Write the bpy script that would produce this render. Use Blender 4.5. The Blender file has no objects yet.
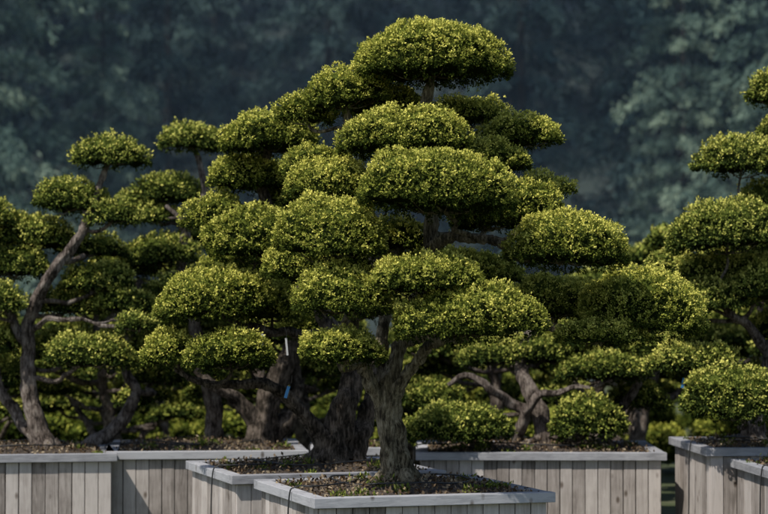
import bpy, math, random
import numpy as np
from mathutils import Vector

rng = np.random.default_rng(7)
random.seed(7)
scene = bpy.context.scene
COL = scene.collection
CAM_H = 2.04
F = 2133.0          # survey scale: sketch units per metre at one metre

def site(u, v, D):
    """elevation sketch (u right, v down) at distance D -> world metres"""
    return np.array([(u-384.0)/F*D, D, CAM_H-(v-313.0)/F*D])

# ------------------------------------------------------------------ materials
def new_mat(name):
    m = bpy.data.materials.new(name); m.use_nodes = True
    nt = m.node_tree; nt.nodes.clear()
    return m, nt, nt.nodes, nt.links

def ramp(nodes, stops):
    r = nodes.new('ShaderNodeValToRGB')
    el = r.color_ramp.elements
    el[0].position, el[0].color = stops[0][0], (*stops[0][1], 1)
    el[1].position, el[1].color = stops[-1][0], (*stops[-1][1], 1)
    for p, c in stops[1:-1]:
        e = el.new(p); e.color = (*c, 1)
    return r

def leaf_mat(name, stops, transl=0.25, vary=0.0):
    m, nt, N, L = new_mat(name)
    out = N.new('ShaderNodeOutputMaterial')
    at = N.new('ShaderNodeAttribute'); at.attribute_name = 'tint'
    r = ramp(N, stops)
    src = at.outputs['Fac']
    if vary:
        oi = N.new('ShaderNodeObjectInfo')
        a = N.new('ShaderNodeMath'); a.operation = 'MULTIPLY_ADD'
        L.new(oi.outputs['Random'], a.inputs[0]); a.inputs[1].default_value = vary*2; a.inputs[2].default_value = -vary
        b = N.new('ShaderNodeMath'); b.operation = 'ADD'
        L.new(a.outputs[0], b.inputs[0]); L.new(src, b.inputs[1]); src = b.outputs[0]
    L.new(src, r.inputs[0])
    p = N.new('ShaderNodeBsdfDiffuse'); L.new(r.outputs[0], p.inputs['Color'])
    last = p.outputs[0]
    if transl > 0:
        t = N.new('ShaderNodeBsdfTranslucent')
        L.new(r.outputs[0], t.inputs['Color'])
        mx = N.new('ShaderNodeMixShader'); mx.inputs[0].default_value = transl
        L.new(last, mx.inputs[1]); L.new(t.outputs[0], mx.inputs[2]); last = mx.outputs[0]
    L.new(last, out.inputs[0])
    return m

def bark_mat(name, dark, mid, light, scale=1.0):
    m, nt, N, L = new_mat(name)
    out = N.new('ShaderNodeOutputMaterial')
    p = N.new('ShaderNodeBsdfPrincipled'); p.inputs['Roughness'].default_value = 0.85
    p.inputs['Specular IOR Level'].default_value = .15
    tc = N.new('ShaderNodeTexCoord')
    mp = N.new('ShaderNodeMapping'); mp.inputs['Scale'].default_value = (1, 1, 0.2)
    L.new(tc.outputs['Object'], mp.inputs[0])
    n1 = N.new('ShaderNodeTexNoise'); n1.inputs['Scale'].default_value = 48*scale
    n1.inputs['Detail'].default_value = 9; n1.inputs['Roughness'].default_value = .75
    n1.inputs['Distortion'].default_value = .4
    L.new(mp.outputs[0], n1.inputs['Vector'])
    n2 = N.new('ShaderNodeTexNoise'); n2.inputs['Scale'].default_value = 9*scale
    n2.inputs['Detail'].default_value = 6
    L.new(tc.outputs['Object'], n2.inputs['Vector'])
    mth = N.new('ShaderNodeMath'); mth.operation = 'MULTIPLY_ADD'
    L.new(n2.outputs['Fac'], mth.inputs[0]); mth.inputs[1].default_value = 0.35
    sc = N.new('ShaderNodeMath'); sc.operation = 'MULTIPLY'; sc.inputs[1].default_value = .65
    L.new(n1.outputs['Fac'], sc.inputs[0]); L.new(sc.outputs[0], mth.inputs[2])
    r = ramp(N, [(0.43, dark), (0.5, mid), (0.59, light)])
    L.new(mth.outputs[0], r.inputs[0]); L.new(r.outputs[0], p.inputs['Base Color'])
    b = N.new('ShaderNodeBump'); b.inputs['Strength'].default_value = 1.0; b.inputs['Distance'].default_value = .08
    L.new(n1.outputs['Fac'], b.inputs['Height']); L.new(b.outputs[0], p.inputs['Normal'])
    L.new(p.outputs[0], out.inputs[0])
    return m

def noise_mat(name, stops, scale, rough=.9, bump=.5, dist=.02, detail=8, stretch=(1,1,1)):
    m, nt, N, L = new_mat(name)
    out = N.new('ShaderNodeOutputMaterial')
    p = N.new('ShaderNodeBsdfPrincipled'); p.inputs['Roughness'].default_value = rough
    tc = N.new('ShaderNodeTexCoord')
    mp = N.new('ShaderNodeMapping'); mp.inputs['Scale'].default_value = stretch
    L.new(tc.outputs['Object'], mp.inputs[0])
    n1 = N.new('ShaderNodeTexNoise'); n1.inputs['Scale'].default_value = scale
    n1.inputs['Detail'].default_value = detail; n1.inputs['Roughness'].default_value = .65
    L.new(mp.outputs[0], n1.inputs['Vector'])
    r = ramp(N, stops); L.new(n1.outputs['Fac'], r.inputs[0]); L.new(r.outputs[0], p.inputs['Base Color'])
    b = N.new('ShaderNodeBump'); b.inputs['Strength'].default_value = bump; b.inputs['Distance'].default_value = dist
    L.new(n1.outputs['Fac'], b.inputs['Height']); L.new(b.outputs[0], p.inputs['Normal'])
    L.new(p.outputs[0], out.inputs[0])
    return m

def wood_mat(name, stops, stretch, scale=9.0):
    m, nt, N, L = new_mat(name)
    out = N.new('ShaderNodeOutputMaterial')
    p = N.new('ShaderNodeBsdfPrincipled'); p.inputs['Roughness'].default_value = .8
    p.inputs['Specular IOR Level'].default_value = .25
    tc = N.new('ShaderNodeTexCoord')
    at = N.new('ShaderNodeAttribute'); at.attribute_name = 'tint'
    off = N.new('ShaderNodeVectorMath'); off.operation = 'SCALE'
    off.inputs[0].default_value = (17.0, 31.0, 23.0)
    L.new(at.outputs['Fac'], off.inputs['Scale'])
    add = N.new('ShaderNodeVectorMath'); add.operation = 'ADD'
    L.new(tc.outputs['Object'], add.inputs[0]); L.new(off.outputs[0], add.inputs[1])
    mp = N.new('ShaderNodeMapping'); mp.inputs['Scale'].default_value = stretch
    L.new(add.outputs[0], mp.inputs[0])
    n1 = N.new('ShaderNodeTexNoise'); n1.inputs['Scale'].default_value = scale*3
    n1.inputs['Detail'].default_value = 9; n1.inputs['Roughness'].default_value = .7
    n1.inputs['Distortion'].default_value = .6
    L.new(mp.outputs[0], n1.inputs['Vector'])
    # stains
    n2 = N.new('ShaderNodeTexNoise'); n2.inputs['Scale'].default_value = 5; n2.inputs['Detail'].default_value = 6
    L.new(add.outputs[0], n2.inputs['Vector'])
    a = N.new('ShaderNodeMath'); a.operation = 'MULTIPLY_ADD'; a.inputs[1].default_value = .5
    L.new(n1.outputs['Fac'], a.inputs[0])
    b2 = N.new('ShaderNodeMath'); b2.operation = 'MULTIPLY'; b2.inputs[1].default_value = .3
    L.new(n2.outputs['Fac'], b2.inputs[0]); L.new(b2.outputs[0], a.inputs[2])
    c = N.new('ShaderNodeMath'); c.operation = 'MULTIPLY_ADD'; c.inputs[1].default_value = .28
    L.new(at.outputs['Fac'], c.inputs[0]); L.new(a.outputs[0], c.inputs[2])
    r = ramp(N, stops); L.new(c.outputs[0], r.inputs[0])
    # knots
    v = N.new('ShaderNodeTexVoronoi'); v.inputs['Scale'].default_value = 4.3
    mp2 = N.new('ShaderNodeMapping'); mp2.inputs['Scale'].default_value = (1.5, 1.5, .8)
    L.new(add.outputs[0], mp2.inputs[0]); L.new(mp2.outputs[0], v.inputs['Vector'])
    kr = ramp(N, [(0.06, (.22, .17, .13)), (0.15, (1, 1, 1))])
    L.new(v.outputs['Distance'], kr.inputs[0])
    mx = N.new('ShaderNodeMix'); mx.data_type = 'RGBA'; mx.blend_type = 'MULTIPLY'; mx.inputs[0].default_value = .85
    L.new(r.outputs[0], mx.inputs[6]); L.new(kr.outputs[0], mx.inputs[7])
    L.new(mx.outputs[2], p.inputs['Base Color'])
    bp = N.new('ShaderNodeBump'); bp.inputs['Strength'].default_value = .5; bp.inputs['Distance'].default_value = .006
    L.new(n1.outputs['Fac'], bp.inputs['Height']); L.new(bp.outputs[0], p.inputs['Normal'])
    L.new(p.outputs[0], out.inputs[0])
    return m

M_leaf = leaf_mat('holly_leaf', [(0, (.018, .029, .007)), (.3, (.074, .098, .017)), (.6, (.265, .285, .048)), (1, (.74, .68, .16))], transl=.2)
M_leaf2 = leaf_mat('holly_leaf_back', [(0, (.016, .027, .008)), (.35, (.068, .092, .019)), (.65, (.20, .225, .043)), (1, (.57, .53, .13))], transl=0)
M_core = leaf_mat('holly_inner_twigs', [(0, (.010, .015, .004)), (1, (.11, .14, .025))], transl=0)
M_bark = bark_mat('holly_bark', (.045, .036, .022), (.23, .19, .12), (.54, .465, .325))
M_bark2 = bark_mat('holly_bark_reddish', (.04, .03, .024), (.20, .158, .132), (.47, .40, .34))
M_barkd = bark_mat('holly_bark_dark', (.02, .016, .011), (.10, .078, .06), (.31, .25, .20))
M_wood = wood_mat('weathered_board', [(.32, (.09, .075, .064)), (.48, (.265, .232, .21)), (.68, (.46, .415, .385))], (1.6, 1.6, .12))
M_rim = wood_mat('weathered_rim', [(.3, (.09, .09, .10)), (.45, (.20, .20, .215)), (.65, (.34, .34, .355))], (.25, .9, 1.6))
M_soil = noise_mat('planting_soil', [(.3, (.02, .014, .01)), (.55, (.07, .05, .035)), (.75, (.16, .12, .085))], 45, bump=1, dist=.03)
M_chip = leaf_mat('bark_chip', [(0, (.04, .025, .015)), (.5, (.11, .075, .045)), (1, (.30, .24, .16))], transl=0)
M_hose = noise_mat('black_hose_rubber', [(.3, (.01, .01, .01)), (.7, (.02, .02, .02))], 20, rough=.5, bump=.1)
M_gnd = noise_mat('nursery_grass_and_earth', [(.3, (.03, .035, .014)), (.5, (.05, .065, .02)), (.7, (.10, .09, .06))], 3, bump=.6)
M_hill = noise_mat('forest_floor', [(.3, (.006, .012, .012)), (.7, (.02, .035, .03))], .8)
M_con = leaf_mat('shade_toned_conifer_needles', [(0, (.006, .013, .017)), (.5, (.016, .032, .036)), (1, (.062, .098, .092))], transl=0, vary=.22)  # slope's shade and bluish distance haze are put into this needle colour
M_con2 = leaf_mat('pale_lit_conifer_needles', [(0, (.035, .062, .055)), (.6, (.095, .145, .12)), (1, (.23, .30, .22))], transl=0, vary=.1)  # lighter needles, with the brightness of sunlit boughs put into the colour
M_conbark = noise_mat('conifer_bark', [(.3, (.006, .007, .007)), (.7, (.014, .014, .013))], 5)
M_tagw = noise_mat('white_plastic', [(.3, (.6, .6, .6)), (.7, (.7, .7, .7))], 3, rough=.4, bump=.02)
M_tagb = noise_mat('blue_plastic', [(.3, (.05, .22, .5)), (.7, (.07, .28, .6))], 3, rough=.4, bump=.02)

# ------------------------------------------------------------------ mesh helpers
def mesh_from(name, V, faces_flat, nper, mats, matidx=None, tint=None, smooth=False):
    me = bpy.data.meshes.new(name)
    nv = len(V); nf = len(faces_flat)//nper
    me.vertices.add(nv); me.vertices.foreach_set('co', np.asarray(V, dtype=np.float32).ravel())
    me.loops.add(nf*nper); me.loops.foreach_set('vertex_index', np.asarray(faces_flat, dtype=np.int32))
    me.polygons.add(nf)
    me.polygons.foreach_set('loop_start', np.arange(0, nf*nper, nper, dtype=np.int32))
    me.polygons.foreach_set('loop_total', np.full(nf, nper, dtype=np.int32))
    for m in mats: me.materials.append(m)
    if matidx is not None: me.polygons.foreach_set('material_index', np.asarray(matidx, dtype=np.int32))
    me.polygons.foreach_set('use_smooth', np.full(nf, smooth, dtype=bool))
    if tint is not None:
        a = me.attributes.new('tint', 'FLOAT', 'FACE'); a.data.foreach_set('value', np.asarray(tint, dtype=np.float32))
    me.update(calc_edges=True); me.validate()
    return me

def add_obj(name, me, parent=None, loc=(0, 0, 0)):
    o = bpy.data.objects.new(name, me); COL.objects.link(o); o.location = loc
    if parent: o.parent = parent
    return o

def empty(name, loc=(0, 0, 0)):
    o = bpy.data.objects.new(name, None); COL.objects.link(o); o.location = loc
    o.empty_display_size = .2
    return o

def nrm(a): return a/np.maximum(np.linalg.norm(a, axis=-1, keepdims=True), 1e-9)

def waves(P, wl, k=9, seed=0):
    r = np.random.default_rng(seed)
    d = nrm(r.normal(size=(k, 3))); f = 2*np.pi/wl*r.uniform(.65, 1.5, k); ph = r.uniform(0, 6.28, k)
    return np.sin(P@(d*f[:, None]).T+ph).sum(1)/math.sqrt(k)

class Geo:
    """quads accumulator"""
    def __init__(s): s.V = []; s.Fc = []; s.M = []; s.T = []; s.n = 0
    def add(s, V, Fq, mi, tint):
        V = np.asarray(V); Fq = np.asarray(Fq).reshape(-1, 4)
        s.V.append(V); s.Fc.append(Fq+s.n); s.n += len(V)
        s.M.append(np.full(len(Fq), mi)); s.T.append(np.broadcast_to(tint, (len(Fq),)))
    def mesh(s, name, mats, smooth=False):
        return mesh_from(name, np.concatenate(s.V), np.concatenate(s.Fc).ravel(), 4, mats,
                         np.concatenate(s.M), np.concatenate(s.T), smooth)

def leaf_quads(P, Nn, L, W, k, tint, face=0.0, spread=.85):
    n = len(P)
    P = np.repeat(P, k, 0); Nn = np.repeat(Nn, k, 0); t = np.repeat(tint, k)
    R = rng.normal(size=(n*k, 3))
    d = nrm(Nn*rng.uniform(.1, 1.0, (n*k, 1))+R*spread*.6)
    s = nrm(np.cross(d, rng.normal(size=(n*k, 3))+Nn*face))
    ll = L*rng.uniform(.7, 1.25, (n*k, 1)); ww = W*rng.uniform(.8, 1.2, (n*k, 1))
    base = P+rng.normal(size=(n*k, 3))*L*.35
    tip = base+d*ll; mid = base+d*ll*.5
    V = np.stack([base, mid-s*ww*.5, tip, mid+s*ww*.5], 1).reshape(-1, 3)
    Fq = np.arange(n*k*4).reshape(-1, 4)
    return V, Fq, np.clip(t+rng.normal(size=n*k)*.11, 0, 1)

def pad_shape(D, a, b, ct, cb, prm):
    """unit directions -> local points on a clipped cloud mound"""
    z = D[:, 2]; ph = np.arctan2(D[:, 1], D[:, 0])
    pw = 2.2
    hr = (1-np.clip(np.abs(z), 0, 1)**pw)**(1/pw)
    hr = hr*(1+prm[0]*np.sin(2*ph+prm[1])+prm[2]*np.sin(3*ph+prm[3])+.035*np.sin(5*ph+prm[4]))
    P = np.stack([a*hr*np.cos(ph), b*hr*np.sin(ph), np.where(z > 0, ct, cb)*z], 1)
    P[:, 2] += prm[5]*P[:, 0]+prm[6]*P[:, 1]
    N = nrm(np.stack([D[:, 0]/a, D[:, 1]/b, z/np.where(z > 0, ct, cb)], 1))
    return P, N

def pad(geo, c, w, h, dens, L, k=6, bright=0., flat=1.0):
    h0 = h; w = w*.97; h = h*.85
    a = w/2; b = a*rng.uniform(.8, .98); ct = h*.74; cb = h*.26
    c = np.array(c)+np.array([0, 0, h0*.445-ct])
    prm = [rng.uniform(0, .08), rng.uniform(0, 6.3), rng.uniform(0, .07), rng.uniform(0, 6.3), rng.uniform(0, 6.3),
           rng.uniform(-.09, .09), rng.uniform(-.06, .06)]
    area = math.pi*a*b+2*math.pi*(a+b)/2*(ct+cb)*.55
    n = int(area*dens)
    D = nrm(rng.normal(size=(n*4, 3)))
    ww = np.linalg.norm(np.stack([D[:, 0]/a, D[:, 1]/b, D[:, 2]/ct], 1), axis=1)
    keep = rng.uniform(0, 1, len(D)) < ww/ww.max()
    keep &= (D[:, 2] > -.35) | (rng.uniform(0, 1, len(D)) < .15)
    D = D[keep][:n]
    P, N = pad_shape(D, a, b, ct, cb, prm)
    Pw = P+c
    lo = waves(Pw, .34, seed=11); mi = waves(Pw, .12, seed=5); hi = waves(Pw, .05, seed=8)
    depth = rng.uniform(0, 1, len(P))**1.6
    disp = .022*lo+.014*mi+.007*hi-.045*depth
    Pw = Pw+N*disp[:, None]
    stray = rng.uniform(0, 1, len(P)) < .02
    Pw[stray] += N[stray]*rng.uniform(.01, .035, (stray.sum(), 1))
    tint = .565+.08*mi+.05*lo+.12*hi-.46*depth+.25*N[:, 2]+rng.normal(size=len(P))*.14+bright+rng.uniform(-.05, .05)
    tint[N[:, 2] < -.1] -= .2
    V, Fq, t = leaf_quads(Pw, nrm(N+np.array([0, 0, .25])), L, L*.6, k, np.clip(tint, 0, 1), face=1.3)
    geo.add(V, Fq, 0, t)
    # inner dense twig mass
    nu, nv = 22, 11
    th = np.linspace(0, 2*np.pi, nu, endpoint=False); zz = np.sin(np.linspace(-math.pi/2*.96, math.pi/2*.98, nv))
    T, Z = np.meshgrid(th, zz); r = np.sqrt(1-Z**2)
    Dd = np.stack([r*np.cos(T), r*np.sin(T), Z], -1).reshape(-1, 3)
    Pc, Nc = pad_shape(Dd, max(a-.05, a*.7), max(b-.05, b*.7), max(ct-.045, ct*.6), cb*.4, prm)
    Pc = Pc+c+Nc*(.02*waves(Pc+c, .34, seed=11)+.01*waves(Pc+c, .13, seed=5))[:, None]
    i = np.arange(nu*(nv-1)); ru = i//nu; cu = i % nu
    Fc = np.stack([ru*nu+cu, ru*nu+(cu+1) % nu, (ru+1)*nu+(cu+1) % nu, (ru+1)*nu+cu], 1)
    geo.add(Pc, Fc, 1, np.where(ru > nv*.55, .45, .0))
    return c, a, b, cb

def catmull(P, m):
    P = np.asarray(P, float); Q = np.vstack([2*P[0]-P[1], P, 2*P[-1]-P[-2]])
    out = []
    for i in range(1, len(Q)-2):
        t = np.linspace(0, 1, m, endpoint=False)[:, None]
        a, b, c, d = Q[i-1], Q[i], Q[i+1], Q[i+2]
        out.append(.5*((2*b)+(-a+c)*t+(2*a-5*b+4*c-d)*t**2+(-a+3*b-3*c+d)*t**3))
    out.append(P[-1:]); return np.vstack(out)

def tube(geo, P, R, ns=10, m=6, rough=.10, mi=0, crook=0.0, fine=0.0):
    P = np.asarray(P, float); R = np.asarray(R, float)
    X = catmull(np.hstack([P, R[:, None]]), m); C = X[:, :3].copy(); r = np.maximum(X[:, 3], .002)
    if crook:
        k = len(C); w = np.sin(np.linspace(0, math.pi, k))[:, None]
        C += w*crook*np.stack([waves(C, .3, 5, s) for s in (21, 22, 23)], 1)
    T = nrm(np.gradient(C, axis=0))
    up = np.array([.13, 1, .07]); A = nrm(np.cross(T, up)); B = np.cross(T, A)
    th = np.linspace(0, 2*np.pi, ns, endpoint=False)
    dirs = A[:, None]*np.cos(th)[None, :, None]+B[:, None]*np.sin(th)[None, :, None]
    V0 = C[:, None]+dirs*r[:, None, None]
    s0 = rng.uniform(0, 6)
    tw = np.linspace(0, 2.2, len(C))[:, None]
    fl = 1+rough*np.sin(3*th[None]+s0+tw)*.8+rough*.6*np.sin(5*th[None]+s0*2-tw)
    nz = waves(V0.reshape(-1, 3), .16, 9, 31).reshape(V0.shape[:2])*rough*.7
    rad = r[:, None]*(fl+nz)
    if fine:
        Q = V0.reshape(-1, 3)*np.array([1, 1, .22])
        rad = rad+fine*(waves(Q, .045, 9, 41)+.5*waves(Q, .022, 9, 42)).reshape(rad.shape)
    V = C[:, None]+dirs*rad[:, :, None]
    k = len(C); V = V.reshape(-1, 3)
    i = np.arange(ns*(k-1)); ru = i//ns; cu = i % ns
    Fq = np.stack([ru*ns+cu, ru*ns+(cu+1) % ns, (ru+1)*ns+(cu+1) % ns, (ru+1)*ns+cu], 1)
    geo.add(V, Fq, mi, .5)
    return C, r

def build_tree(name, D, trunks, pads, dens, L, k, lmat, bmat, bright=0., ns=12, m=7, rs=.85, fine=.002):
    """trunks: list of [(u,v,dy,radius_m)...]; pads: (u,v,w,h,dy)"""
    w0 = site(trunks[0][0][0], trunks[0][0][1], D)
    origin = Vector((w0[0], w0[1], w0[2]))
    root = empty(name, origin)
    o = np.array(origin)
    gw = Geo(); gl = Geo()
    nodes = []
    for ti, tr in enumerate(trunks):
        P = [site(u, v, D+dy)-o for u, v, dy, r in tr]; R = [t[3]*rs for t in tr]
        C, r = tube(gw, P, R, ns=ns, m=m, rough=.12, crook=.014, fine=fine)
        nodes += [(C[i], r[i]) for i in range(len(C)//6, len(C))]
        if ti == 0:
            for q in range(6):      # surface roots
                an = q*1.05+rng.uniform(-.3, .3); R0 = R[0]
                d = np.array([math.cos(an), math.sin(an), 0])
                tube(gw, [P[0]+d*R0*.4+np.array([0, 0, .10]), P[0]+d*R0*.95+np.array([0, 0, .02]),
                          P[0]+d*R0*1.6+np.array([0, 0, -.04])], [R0*.35, R0*.26, R0*.10], ns=8, m=4)
    NC = np.array([n[0] for n in nodes]); NR = np.array([n[1] for n in nodes])
    for (u, v, w, h, dy) in pads:
        s = (D+dy)/F
        c = site(u, v, D+dy)-o
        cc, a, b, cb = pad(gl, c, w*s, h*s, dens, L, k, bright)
        tgt = cc+np.array([0, 0, -cb*.35])
        dz = tgt[2]-NC[:, 2]; dd = np.linalg.norm(NC-tgt, axis=1)
        cost = dd+np.where(dz < .08, (.08-dz)*3, 0)
        j = int(np.argmin(cost)); st = NC[j]; dist = dd[j]
        r0 = min(NR[j]*.62, .016+.017*dist); r1 = max(.008, r0*.5)
        v1 = tgt-st
        side = np.array([-v1[1], v1[0], 0])*rng.uniform(-.16, .16)
        m1 = st+v1*.35+side+np.array([0, 0, -.05*dist+rng.uniform(-.05, .05)])
        m2 = st+v1*.72-side*.6+np.array([0, 0, -.07*dist+rng.uniform(-.04, .04)])
        tube(gw, [st, m1, m2, tgt], [r0, r0*.85, (r0+r1)/2, r1], ns=8, m=6, rough=.1, crook=.018)
        nt = 6 if w*s > .5 else 4
        for q in range(nt):
            an = q*6.283/nt+rng.uniform(-.4, .4); rr = rng.uniform(.5, .78)
            e = cc+np.array([math.cos(an)*a*rr, math.sin(an)*b*rr, rng.uniform(-.1, .3)*cb])
            md = (m2*.3+tgt*.7)*.5+e*.5+np.array([0, 0, -cb*.35+rng.uniform(-.02, .02)])
            tube(gw, [m2*.4+tgt*.6, md, e], [r1*.8, r1*.55, .004], ns=5, m=4, rough=0, crook=.012)
    add_obj('trunk_and_limbs', gw.mesh('wood', [bmat], smooth=True), root)
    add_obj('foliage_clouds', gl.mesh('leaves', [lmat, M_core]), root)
    return root

# ------------------------------------------------------------------ trees
TN = 'cloud_pruned_holly_tree'
# A: main
A_tr = [
 [(399, 486, 0, .225), (397, 474, 0, .155), (393, 445, 0, .122), (388, 412, 0, .108), (388, 385, 0, .078), (398, 350, .05, .064), (412, 305, .1, .06),
  (428, 255, .12, .056), (432, 205, .12, .053), (424, 160, .1, .05), (424, 115, .05, .045), (432, 75, 0, .03)],
 [(388, 412, 0, .075), (370, 382, -.06, .062), (357, 352, -.1, .056), (351, 322, -.12, .048), (350, 296, -.2, .04)],
 [(388, 400, 0, .065), (381, 345, .15, .05), (386, 300, .25, .048), (370, 250, .3, .046), (352, 190, .25, .042), (346, 110, .2, .03)],
 [(388, 408, -.02, .065), (407, 374, -.1, .05), (427, 350, -.2, .042), (455, 330, -.5, .036)],
 [(429, 250, .1, .055), (450, 238, -.1, .045), (485, 240, -.3, .038), (515, 256, -.4, .032), (545, 258, -.45, .028)],
 [(406, 340, .05, .055), (450, 332, .2, .046), (510, 322, .2, .042), (560, 328, .15, .037), (610, 332, .1, .032), (645, 322, .1, .026)],
 [(430, 215, .12, .05), (470, 190, .3, .04), (510, 160, .35, .03)],
]
A_pads = [
 (433,55,158,74,0),(347,89,88,54,.15),(303,110,58,40,.4),(405,134,134,60,-.35),(517,133,88,42,.35),(487,158,92,40,.05),
 (318,161,72,36,.1),(332,184,96,54,-.2),(436,185,156,80,-.8),(530,203,66,50,-.15),(546,188,62,30,.5),(568,243,126,68,-.5),
 (332,231,118,78,-.7),(425,277,120,50,-.9),(341,293,102,62,-.85),(472,314,148,68,-1.0),(642,306,130,86,.1),(560,300,120,54,.6),
 (343,347,88,42,-.85),(398,236,70,40,.6),(490,215,80,40,.7),(465,112,80,36,.65),(385,102,80,36,.5),(375,262,90,36,.8),
 (455,268,140,44,1.0),(300,262,80,46,.7),(600,332,90,30,-.2)]
build_tree(TN, 16.0, A_tr, A_pads, 2900, .0192, 6, M_leaf, M_bark, ns=40, m=16, fine=.007)
# B: second row
B_tr = [
 [(326, 468, 0, .24), (330, 452, 0, .19), (338, 425, 0, .15), (348, 395, 0, .12), (350, 370, .05, .1), (330, 330, .1, .085), (310, 280, .1, .07), (285, 230, .1, .055), (262, 190, .1, .045), (268, 145, 0, .03)],
 [(330, 450, -.05, .12), (318, 430, -.1, .085), (300, 408, -.2, .065), (272, 385, -.35, .055), (240, 383, -.45, .042), (212, 384, -.5, .036), (188, 376, -.5, .03), (172, 358, -.5, .022)],
 [(350, 372, .05, .07), (335, 340, -.05, .055), (290, 332, -.2, .045), (250, 328, -.4, .036), (225, 318, -.5, .028)],
 [(352, 460, .1, .12), (362, 430, .15, .1), (372, 395, .2, .08), (368, 350, .25, .06)],
]
B_pads = [(268,134,108,52,-.2),(250,175,90,46,.2),(217,213,68,48,.1),(257,236,106,70,-.5),(215,295,124,62,-.6),(272,304,60,50,-.25),
 (231,351,92,48,-.85),(172,351,68,44,-.5),(300,205,80,50,.3),(285,272,80,44,.5),(308,325,60,30,.6),(238,262,80,40,.8),(300,180,70,40,.5)]
build_tree(TN, 18.1, B_tr, B_pads, 2000, .0225, 6, M_leaf, M_barkd, bright=-.02, ns=24, m=10, fine=.005)
# C: far left
C_tr = [
 [(46, 452, 0, .2), (42, 438, 0, .13), (32, 405, 0, .098), (27, 365, 0, .08), (29, 325, 0, .072), (42, 290, -.1, .066), (60, 262, -.15, .06), (78, 238, -.15, .052), (90, 212, -.1, .045), (98, 190, 0, .036), (106, 165, 0, .03)],
 [(27, 345, 0, .055), (10, 318, 0, .045), (-8, 290, 0, .04), (-20, 250, 0, .035)],
 [(38, 440, .1, .08), (20, 420, .2, .065), (0, 385, .2, .055), (-10, 350, .2, .05)],
 [(32, 330, 0, .035), (55, 318, -.3, .026), (95, 323, -.45, .02), (140, 331, -.5, .012)],
]
C_pads = [(110,153,76,38,0),(72,197,80,44,.1),(113,214,52,32,-.1),(32,233,88,44,.35),(18,262,74,42,.2),(-22,215,80,44,.1),(92,246,70,30,.6),
 (98,278,76,38,.4),(66,302,74,34,.5),(-5,300,60,40,-.2),(2,335,44,40,.3),(66,347,74,42,.5),(-20,340,70,44,0),(92,352,98,42,-.3),(10,374,44,36,.4),(-30,265,70,40,.3),
 (125,300,60,34,.3),(140,322,44,26,-.5)]
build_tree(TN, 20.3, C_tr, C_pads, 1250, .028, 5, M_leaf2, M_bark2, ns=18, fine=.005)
# D: behind-left
D_tr = [
 [(214, 452, 0, .15), (214, 432, 0, .11), (212, 400, 0, .1), (200, 350, 0, .08), (188, 300, 0, .07), (180, 262, 0, .06), (186, 232, 0, .05), (203, 195, 0, .04), (200, 165, 0, .032), (194, 148, 0, .022)],
 [(82, 452, -.2, .12), (104, 438, -.2, .09), (124, 418, -.2, .075), (136, 392, -.2, .06), (128, 368, -.2, .05), (130, 320, -.1, .045), (140, 280, 0, .035)],
 [(190, 240, 0, .034), (178, 218, -.1, .03), (165, 206, -.1, .025)],
]
D_pads = [(192,138,70,34,0),(168,190,76,38,.2),(136,203,52,30,.2),(150,214,60,26,.1),(160,252,80,42,.0),(122,264,72,36,.3),(142,300,74,42,.2),(112,296,60,34,.6),
 (200,238,44,28,.5),(128,340,76,34,.1),(160,330,60,34,.7),(190,275,60,36,.9),(215,330,70,40,1.),(160,372,76,30,.8),(165,290,50,30,-.3)]
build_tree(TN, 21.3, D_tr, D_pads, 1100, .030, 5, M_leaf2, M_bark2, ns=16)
# E: dark twin trunk behind second row
E_tr = [[(258, 452, 0, .24), (260, 435, 0, .17), (266, 405, 0, .14), (280, 370, 0, .12), (300, 330, .1, .09), (320, 280, .1, .06)],
        [(262, 430, 0, .12), (240, 400, -.1, .08), (215, 385, -.2, .06), (195, 370, -.2, .04)],
        [(268, 440, .1, .13), (290, 415, .1, .09), (296, 380, .2, .08), (290, 340, .2, .05)]]
E_pads = [(325,262,90,50,0),(270,330,80,40,.3),(200,365,70,30,.2),(330,365,70,34,.5),(235,300,90,46,.4),(380,300,90,50,.5),(300,300,90,46,-.4)]
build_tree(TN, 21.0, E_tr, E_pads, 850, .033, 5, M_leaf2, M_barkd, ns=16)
# G: right of main, third row
G_tr = [[(546, 452, 0, .15), (545, 436, 0, .115), (540, 412, 0, .10), (530, 390, 0, .09), (520, 370, .1, .08), (530, 335, .2, .06), (560, 310, .2, .045)],
        [(512, 452, .1, .08), (522, 425, 0, .065), (534, 402, -.2, .05), (560, 390, -.3, .036), (590, 387, -.3, .026), (612, 380, -.3, .016)],
        [(528, 412, 0, .07), (505, 400, -.1, .055), (485, 385, -.2, .045), (466, 374, -.2, .032), (448, 385, -.2, .024)],
        [(600, 448, .3, .07), (612, 420, .3, .06), (632, 390, .3, .05), (650, 370, .3, .04)]]
G_pads = [(588,418,82,54,-.4),(455,424,110,46,-.7),(603,368,100,34,.0),(545,350,90,36,.3),(640,395,56,40,.5),(500,352,90,34,.4),(575,335,100,34,.5),(430,395,70,30,.5),
          (655,350,70,36,.4),(470,330,90,44,.7)]
build_tree(TN, 20.8, G_tr, G_pads, 1100, .030, 5, M_leaf2, M_bark2, bright=-.08, ns=16)
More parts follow.
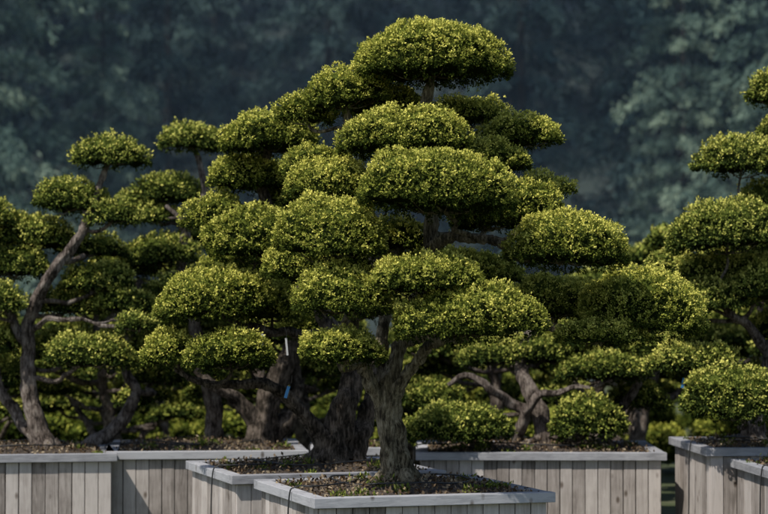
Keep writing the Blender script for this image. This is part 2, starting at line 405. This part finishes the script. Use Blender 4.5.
# H: right edge
H_tr = [[(752, 446, 0, .17), (752, 430, 0, .12), (756, 405, 0, .10), (764, 375, 0, .09), (775, 340, 0, .08), (790, 290, 0, .07), (800, 230, 0, .06), (812, 170, 0, .05), (800, 110, 0, .03)],
        [(768, 352, 0, .06), (748, 326, -.1, .045), (732, 314, -.2, .036), (715, 300, -.2, .028)],
        [(795, 250, 0, .05), (765, 236, -.1, .036), (735, 228, -.1, .028)]]
H_pads = [(778,90,62,46,0),(742,156,96,48,-.1),(728,228,120,64,-.4),(770,205,80,56,.2),(700,268,66,34,.1),(740,268,90,38,.3),(700,296,112,40,-.1),(762,285,70,46,-.3),
 (672,262,50,30,.4),(735,395,106,68,-.8),(690,358,92,34,-.2),(665,300,60,40,.5),(780,325,70,44,.5),(800,130,90,50,.5),(830,200,100,60,0),(840,280,100,60,0),
 (820,350,90,50,0),(880,240,80,50,.2)]
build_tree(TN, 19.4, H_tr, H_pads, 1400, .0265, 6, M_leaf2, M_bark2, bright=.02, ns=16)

# ------------------------------------------------------------------ further nursery rows (instanced variants)
def generic_tree_mesh(H, seed):
    gw = Geo(); gl = Geo(); r = np.random.default_rng(seed)
    ln = r.uniform(-.35, .35)
    pts = [np.array([ln*t+.14*math.sin(4*t+seed), .1*math.cos(3*t+seed), t*H*.86]) for t in np.linspace(0, 1, 7)]
    C, rr = tube(gw, pts, np.linspace(.11, .03, 7), ns=9, m=4, crook=.03)
    b0 = C[2]; an = r.uniform(0, 6.28)
    tube(gw, [b0, b0+np.array([math.cos(an)*.3, math.sin(an)*.3, .3]), b0+np.array([math.cos(an)*.75, math.sin(an)*.75, .85])], [.07, .055, .03], ns=8, m=5, crook=.03)
    q = 0
    lv = [(0.42, 4, .95), (.58, 5, .8), (.74, 4, .55), (.86, 3, .35), (.97, 1, 0)]
    for f, n, rad in lv:
        for i in range(n):
            an = i*6.283/n+r.uniform(-.4, .4)+q; q += .7
            rd = rad*r.uniform(.7, 1.1)
            base = C[min(len(C)-1, int(f*len(C)*.85))]
            c = np.array([base[0]+math.cos(an)*rd, base[1]+math.sin(an)*rd, H*f+r.uniform(-.12, .12)])
            w = r.uniform(.5, .85); h = r.uniform(.24, .34)
            cc, a, b, cb = pad(gl, c, w, h, 430, .046, 5, bright=-.05)
            j = int(np.argmin(np.abs(C[:, 2]-(c[2]-.3)))); st = C[j]
            tube(gw, [st, (st+cc)/2+np.array([0, 0, -.08]), cc], [.035, .028, .015], ns=6, m=4, crook=.03)
    return gw.mesh('wood', [M_bark2], True), gl.mesh('leaves', [M_leaf2, M_core])

variants = [generic_tree_mesh(2.75, s) for s in range(5)]
for D, sp, x0, zz in ((23.4, 1.9, -9, .25), (25.6, 1.9, -9.5, 0), (28.4, 2.0, -10, 0)):
    x = x0+rng.uniform(0, 1)
    while x < -x0:
        wm, lm = variants[rng.integers(5)]
        r = empty(TN, (x+rng.uniform(-.3, .3), D+rng.uniform(-.3, .3), zz))
        s = rng.uniform(.80, 1.04); r.scale = (s, s, s*rng.uniform(.82, 1.05)); r.rotation_euler = (0, 0, rng.uniform(0, 6.28))
        add_obj('trunk_and_limbs', wm, r); add_obj('foliage_clouds', lm, r)
        x += sp*rng.uniform(.85, 1.2)

M_shr = leaf_mat('shrub_leaf', [(0, (.022, .036, .008)), (.35, (.072, .10, .018)), (.65, (.19, .22, .036)), (1, (.44, .43, .08))], transl=0, vary=.2)
def shrub_mesh(seed):
    g = Geo()
    for i in range(7):
        pad(g, (rng.uniform(-.5, .5), rng.uniform(-.3, .3), rng.uniform(.3, .75)), rng.uniform(.5, .8), rng.uniform(.3, .5), 420, .047, 5, bright=0)
    return g.mesh('shrub', [M_shr, M_core])
sv = [shrub_mesh(s) for s in range(4)]
root = empty('shrub_rows')
for D in (27, 30.5, 35, 42):
    x = -D*.36
    while x < D*.36:
        o = add_obj('shrub', sv[rng.integers(4)], root, (x, D+rng.uniform(-.2, .2), -.05))
        s = rng.uniform(.8, 1.25); o.scale = (s, s, s*rng.uniform(.8, 1.2)*(1 if D < 40 else 1.4)); o.rotation_euler = (0, 0, rng.uniform(0, 6.28))
        x += rng.uniform(.9, 1.3)

# ------------------------------------------------------------------ planters
def box(geo, c, s, tint, mi=0):
    c = np.array(c); s = np.array(s)/2
    V = np.array([[i, j, k] for i in (-1, 1) for j in (-1, 1) for k in (-1, 1)])*s+c
    Fq = [[0, 1, 3, 2], [4, 6, 7, 5], [0, 4, 5, 1], [2, 3, 7, 6], [0, 2, 6, 4], [1, 5, 7, 3]]
    geo.add(V, Fq, mi, tint)

def planter(cx, cy, S=1.8, H=.75, rot=17, Sy=None, bw=.118, seed=0):
    Sy = Sy or S
    r = random.Random(seed)
    root = empty('wooden_planter_box', (cx, cy, 0)); root.rotation_euler = (0, 0, math.radians(rot))
    g = Geo(); t = .028; rh = .072; rw = .115; Hb = H-rh
    for side in range(4):
        ln = (S if side % 2 == 0 else Sy)-.10; n = max(1, round(ln/bw)); w = ln/n
        for i in range(n):
            p = -ln/2+w*(i+.5); dj = r.uniform(-.003, .003); tt = r.random()
            hh = Hb-.03-r.uniform(0, .006); zc = .03+hh/2
            ww = w-r.uniform(.003, .010)
            if side == 0: box(g, (p, -Sy/2+.06+dj, zc), (ww, t, hh), tt)
            if side == 2: box(g, (p, Sy/2-.06+dj, zc), (ww, t, hh), tt)
            if side == 1: box(g, (S/2-.06+dj, p*(1-.03), zc), (t, ww, hh), tt)
            if side == 3: box(g, (-S/2+.06+dj, p*(1-.03), zc), (t, ww, hh), tt)
    o = add_obj('wall_boards', g.mesh('boards', [M_wood]), root)
    b = o.modifiers.new('b', 'BEVEL'); b.width = .003; b.segments = 1
    g = Geo(); box(g, (0, 0, Hb/2+.01), (S-.19, Sy-.19, Hb-.04), .1)
    add_obj('soil_block', g.mesh('block', [M_soil]), root)
    # rim: long boards front/back, short boards butted between
    g = Geo()
    zc = H-rh/2
    box(g, (0, -Sy/2+rw/2, zc), (S, rw, rh), r.random()); box(g, (0, Sy/2-rw/2, zc), (S, rw, rh), r.random())
    o1 = add_obj('rim_front_back', g.mesh('rim', [M_rim]), root)
    g = Geo()
    for sx in (-1, 1):
        box(g, (0, 0, 0), (Sy-2*rw-.006, rw, rh-.004), r.random())
        o2 = add_obj('rim_side', g.mesh('rim', [M_rim]), root, (sx*(S/2-rw/2), 0, zc-.002)); o2.rotation_euler = (0, 0, math.pi/2)
        b = o2.modifiers.new('b', 'BEVEL'); b.width = .004; b.segments = 2
        g = Geo()
    b = o1.modifiers.new('b', 'BEVEL'); b.width = .004; b.segments = 2
    # soil surface heaped to the middle
    n = 40; xs = np.linspace(-S/2+rw+.0, S/2-rw, n); ys = np.linspace(-Sy/2+rw, Sy/2-rw, n)
    X, Y = np.meshgrid(xs, ys); P = np.stack([X.ravel(), Y.ravel(), np.zeros(n*n)], 1)
    e = np.minimum(S/2-np.abs(P[:, 0]), Sy/2-np.abs(P[:, 1]))-rw
    P[:, 2] = H-.035+.09*np.clip(e/(S/2), 0, 1)**.7+.010*waves(P+cx, .12, seed=3)+.006*waves(P+cy, .05, seed=4)
    i = np.arange((n-1)*(n-1)); ru = i//(n-1); cu = i % (n-1)
    Fq = np.stack([ru*n+cu, ru*n+cu+1, (ru+1)*n+cu+1, (ru+1)*n+cu], 1)
    g = Geo(); g.add(P, Fq, 0, .5)
    add_obj('soil', g.mesh('soil', [M_soil], True), root)
    m = 2600
    k = rng.integers(0, len(P), m); Q = P[k]+rng.normal(size=(m, 3))*np.array([.02, .02, .004])
    g = Geo()
    V, Fq, tt = leaf_quads(Q+np.array([0, 0, .006]), np.tile([0, 0, .25], (m, 1)), .035, .02, 1, rng.uniform(0, 1, m), spread=1.2)
    g.add(V, Fq, 0, tt)
    k = rng.integers(0, len(P), 14); Q = np.repeat(P[k], 20, 0)+rng.normal(size=(280, 3))*np.array([.03, .03, .0])
    V, Fq, tt = leaf_quads(Q, np.tile([0, 0, 1.], (280, 1)), .045, .014, 3, rng.uniform(.2, .6, 280))
    g.add(V, Fq, 1, tt)
    add_obj('bark_mulch', g.mesh('mulch', [M_chip, M_leaf2]), root)
    # drip hose
    g = Geo(); a0 = r.uniform(0, 6)
    hp = [np.array([math.cos(a0+q*.55)*(S*.28+.03*math.sin(q*2)), math.sin(a0+q*.55)*(Sy*.28), H+.05+.012*math.sin(q*1.7)]) for q in range(11)]
    hp += [np.array([-S*.38, -Sy*.2, H+.045]), np.array([-S/2+.03, -Sy*.16, H+.035]), np.array([-S/2-.02, -Sy*.15, H-.06]), np.array([-S/2-.03, -Sy*.14, .2]), np.array([-S/2-.04, -Sy*.1, .02])]
    tube(g, hp, [.006]*len(hp), ns=6, m=6, rough=0)
    add_obj('drip_hose', g.mesh('hose', [M_hose], True), root)
    return root

planter((399-384)/F*16, 16.0, seed=1)
planter((312-384)/F*18.1, 18.1, seed=2)
planter(-3.55, 20.4, S=1.9, seed=3, rot=10)
planter(-5.75, 20.3, S=1.9, seed=4, rot=4)
planter(-1.75, 20.9, S=1.9, seed=5, rot=6)
planter(-.27, 20.9, S=.9, seed=6, rot=2)
planter(1.47, 20.7, S=2.32, Sy=1.9, seed=7, rot=-1)
planter(3.64, 19.6, S=1.75, H=.86, seed=8, rot=3)
planter(3.98, 17.8, S=1.8, seed=9, rot=4, H=.77)
planter(5.9, 19.6, S=1.8, seed=10, rot=3)
planter(-7.9, 20.4, S=1.9, seed=11, rot=6)

# ------------------------------------------------------------------ tags
def tag(u, v, D, w, h, mat, rot):
    root = empty('plant_label', site(u, v, D)); root.rotation_euler = (rot[0], rot[1], rot[2])
    g = Geo(); box(g, (0, 0, -h/2), (w, .002, h), .5); add_obj('label_strip', g.mesh('tag', [mat]), root)
    g = Geo(); tube(g, [(0, 0, -.01), (.01, 0, .04), (0, .01, .09)], [.002, .002, .002], ns=5, m=3, rough=0)
    add_obj('tie_wire', g.mesh('wire', [M_hose]), root)
tag(263, 334, 17.2, .03, .22, M_tagw, (0, .15, .2))
tag(286, 338, 17.2, .016, .14, M_tagw, (0, -.1, .4))
tag(289, 386, 17.4, .025, .10, M_tagb, (0, .3, .2))
tag(684, 378, 19.0, .03, .09, M_tagb, (0, .2, .1))

# ------------------------------------------------------------------ ground + hillside
g = Geo()
g.add(np.array([[-700, -200, 0], [700, -200, 0], [700, 1200, 0], [-700, 1200, 0]]), [[0, 1, 2, 3]], 0, .5)
add_obj('ground', g.mesh('ground', [M_gnd]))
n = 80
X, Y = np.meshgrid(np.linspace(-220, 220, n), np.linspace(58, 330, n))
def hill_z(x, y): return -0.3+np.maximum(y-60, 0)*.42+1.2*np.sin(x*.05+1)+.8*np.sin(y*.09+x*.03)
P = np.stack([X.ravel(), Y.ravel(), hill_z(X, Y).ravel()-1.2], 1)
i = np.arange((n-1)*(n-1)); ru = i//(n-1); cu = i % (n-1)
g = Geo(); g.add(P, np.stack([ru*n+cu, ru*n+cu+1, (ru+1)*n+cu+1, (ru+1)*n+cu], 1), 0, .5)
add_obj('hillside', g.mesh('hill', [M_hill], True))

def conifer(H, R, seed, dens=1.0):
    g = Geo(); r = np.random.default_rng(seed)
    P = []; Dn = []; T = []
    z = H*.04
    while z < H*.985:
        f = z/H; Lb = R*(1-f)**.7*(.75+.5*r.random())
        nb = int(5+2*(1-f))
        a0 = r.uniform(0, 6.28)
        for b in range(nb):
            an = a0+b*6.283/nb+r.uniform(-.3, .3); ll = Lb*r.uniform(.55, 1.25)
            n = int((14+ll*34)*dens); t = r.uniform(.05, 1, n)**.8
            d = np.array([math.cos(an), math.sin(an)])
            px = d[0]*ll*t; py = d[1]*ll*t
            wv = (1-t)*.5*ll*.5+.12
            s = r.normal(size=n)*wv*.55
            px -= d[1]*s; py += d[0]*s
            pz = z+.3*ll*t-.55*ll*t**2-np.abs(s)*.3-np.abs(r.normal(size=n))*.10*ll
            P.append(np.stack([px, py, pz], 1))
            dd = np.stack([d[0]*.6-d[1]*s*.8, d[1]*.6+d[0]*s*.8, np.full(n, -.7)], 1)
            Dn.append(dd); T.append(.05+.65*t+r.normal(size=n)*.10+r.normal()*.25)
        z += r.uniform(.8, 1.3)
    P = np.concatenate(P); Dn = nrm(np.concatenate(Dn)); T = np.concatenate(T)
    P = P+r.normal(size=P.shape)*.05
    V, Fq, t = leaf_quads(P, Dn, .26, .055, 3, np.clip(T, 0, 1), spread=.5)
    g.add(V, Fq, 0, t)
    tube(g, [(0, 0, -1.5), (0.05, 0, H*.5), (0, 0, H)], [R*.04, R*.025, .02], ns=7, m=6, mi=1)
    return g
cm = [conifer(rng.uniform(19, 25), rng.uniform(3.8, 4.8), 100+s) for s in range(5)]
CMD = [c.mesh('conifer', [M_con, M_conbark]) for c in cm[:4]]
CMP = [c.mesh('pale_lit_conifer', [M_con2, M_conbark]) for c in cm[3:]]
root = empty('conifer_forest')
for D, sp in ((68, 5.8), (79, 5.2), (92, 5.5)):
    x = -D*.40+rng.uniform(0, 3)
    while x < D*.40:
        y = D+rng.uniform(-3.5, 3.5)
        o = add_obj('conifer', CMD[rng.integers(4)], root, (x, y, float(hill_z(x, y))-1.0))
        s = rng.uniform(.85, 1.2); o.scale = (s, s, s); o.rotation_euler = (rng.uniform(-.03, .03), 0, rng.uniform(0, 6.28))
        x += sp*rng.uniform(.75, 1.3)
for x, y, s in ((-11.8, 62, 1.0), (-8.6, 65, .6), (12.0, 61, 1.0), (9.0, 64, .72), (-20, 61, .9), (19, 61, .9)):  # lighter trees at both sides, sunlit look painted into their needles
    o = add_obj('pale_lit_conifer', CMP[rng.integers(2)], root, (x, y, float(hill_z(x, y))-1.0)); o.scale = (s, s, s); o.rotation_euler = (0, 0, rng.uniform(0, 6))

# morning haze hanging in the valley in front of the wooded slope
m, nt, N, L = new_mat('valley_haze')
out = N.new('ShaderNodeOutputMaterial'); vs = N.new('ShaderNodeVolumeScatter')
vs.inputs['Color'].default_value = (.50, .72, 1, 1); vs.inputs['Density'].default_value = .0011; vs.inputs['Anisotropy'].default_value = 0
L.new(vs.outputs[0], out.inputs['Volume'])
g = Geo(); box(g, (0, 0, 0), (260, 90, 60), .5)
add_obj('valley_haze', g.mesh('haze', [m]), None, (0, 82, 30.1))

# ------------------------------------------------------------------ light
S = Vector((-.48, -.50, .96)).normalized()
sun = bpy.data.lights.new('sun', 'SUN'); sun.energy = 5.0; sun.angle = math.radians(.5); sun.color = (1, .95, .86)
so = bpy.data.objects.new('sun', sun); COL.objects.link(so)
so.rotation_euler = S.to_track_quat('Z', 'Y').to_euler(); so.location = (-10, -5, 20)
w = bpy.data.worlds.new('World'); scene.world = w; w.use_nodes = True
nt = w.node_tree; bg = nt.nodes['Background']
sk = nt.nodes.new('ShaderNodeTexSky'); sk.sky_type = 'NISHITA'; sk.sun_disc = False
sk.sun_elevation = math.asin(S.z); sk.sun_rotation = math.atan2(S.x, S.y)
nt.links.new(sk.outputs[0], bg.inputs[0]); bg.inputs[1].default_value = .14

# ------------------------------------------------------------------ camera
cam = bpy.data.cameras.new('camera'); co = bpy.data.objects.new('camera', cam); COL.objects.link(co)
cam.sensor_width = 36; cam.lens = 36*F/768
co.location = (0, 0, CAM_H); co.rotation_euler = (math.pi/2+math.atan(56/F), 0, 0)
cam.clip_end = 3000; cam.clip_start = .1
cam.dof.use_dof = True; cam.dof.focus_distance = 15.7; cam.dof.aperture_fstop = 1.8
scene.camera = co
scene.view_settings.view_transform = 'Standard'; scene.view_settings.look = 'None'; scene.view_settings.exposure = 0
print('verts', sum(len(m.vertices) for m in bpy.data.meshes))
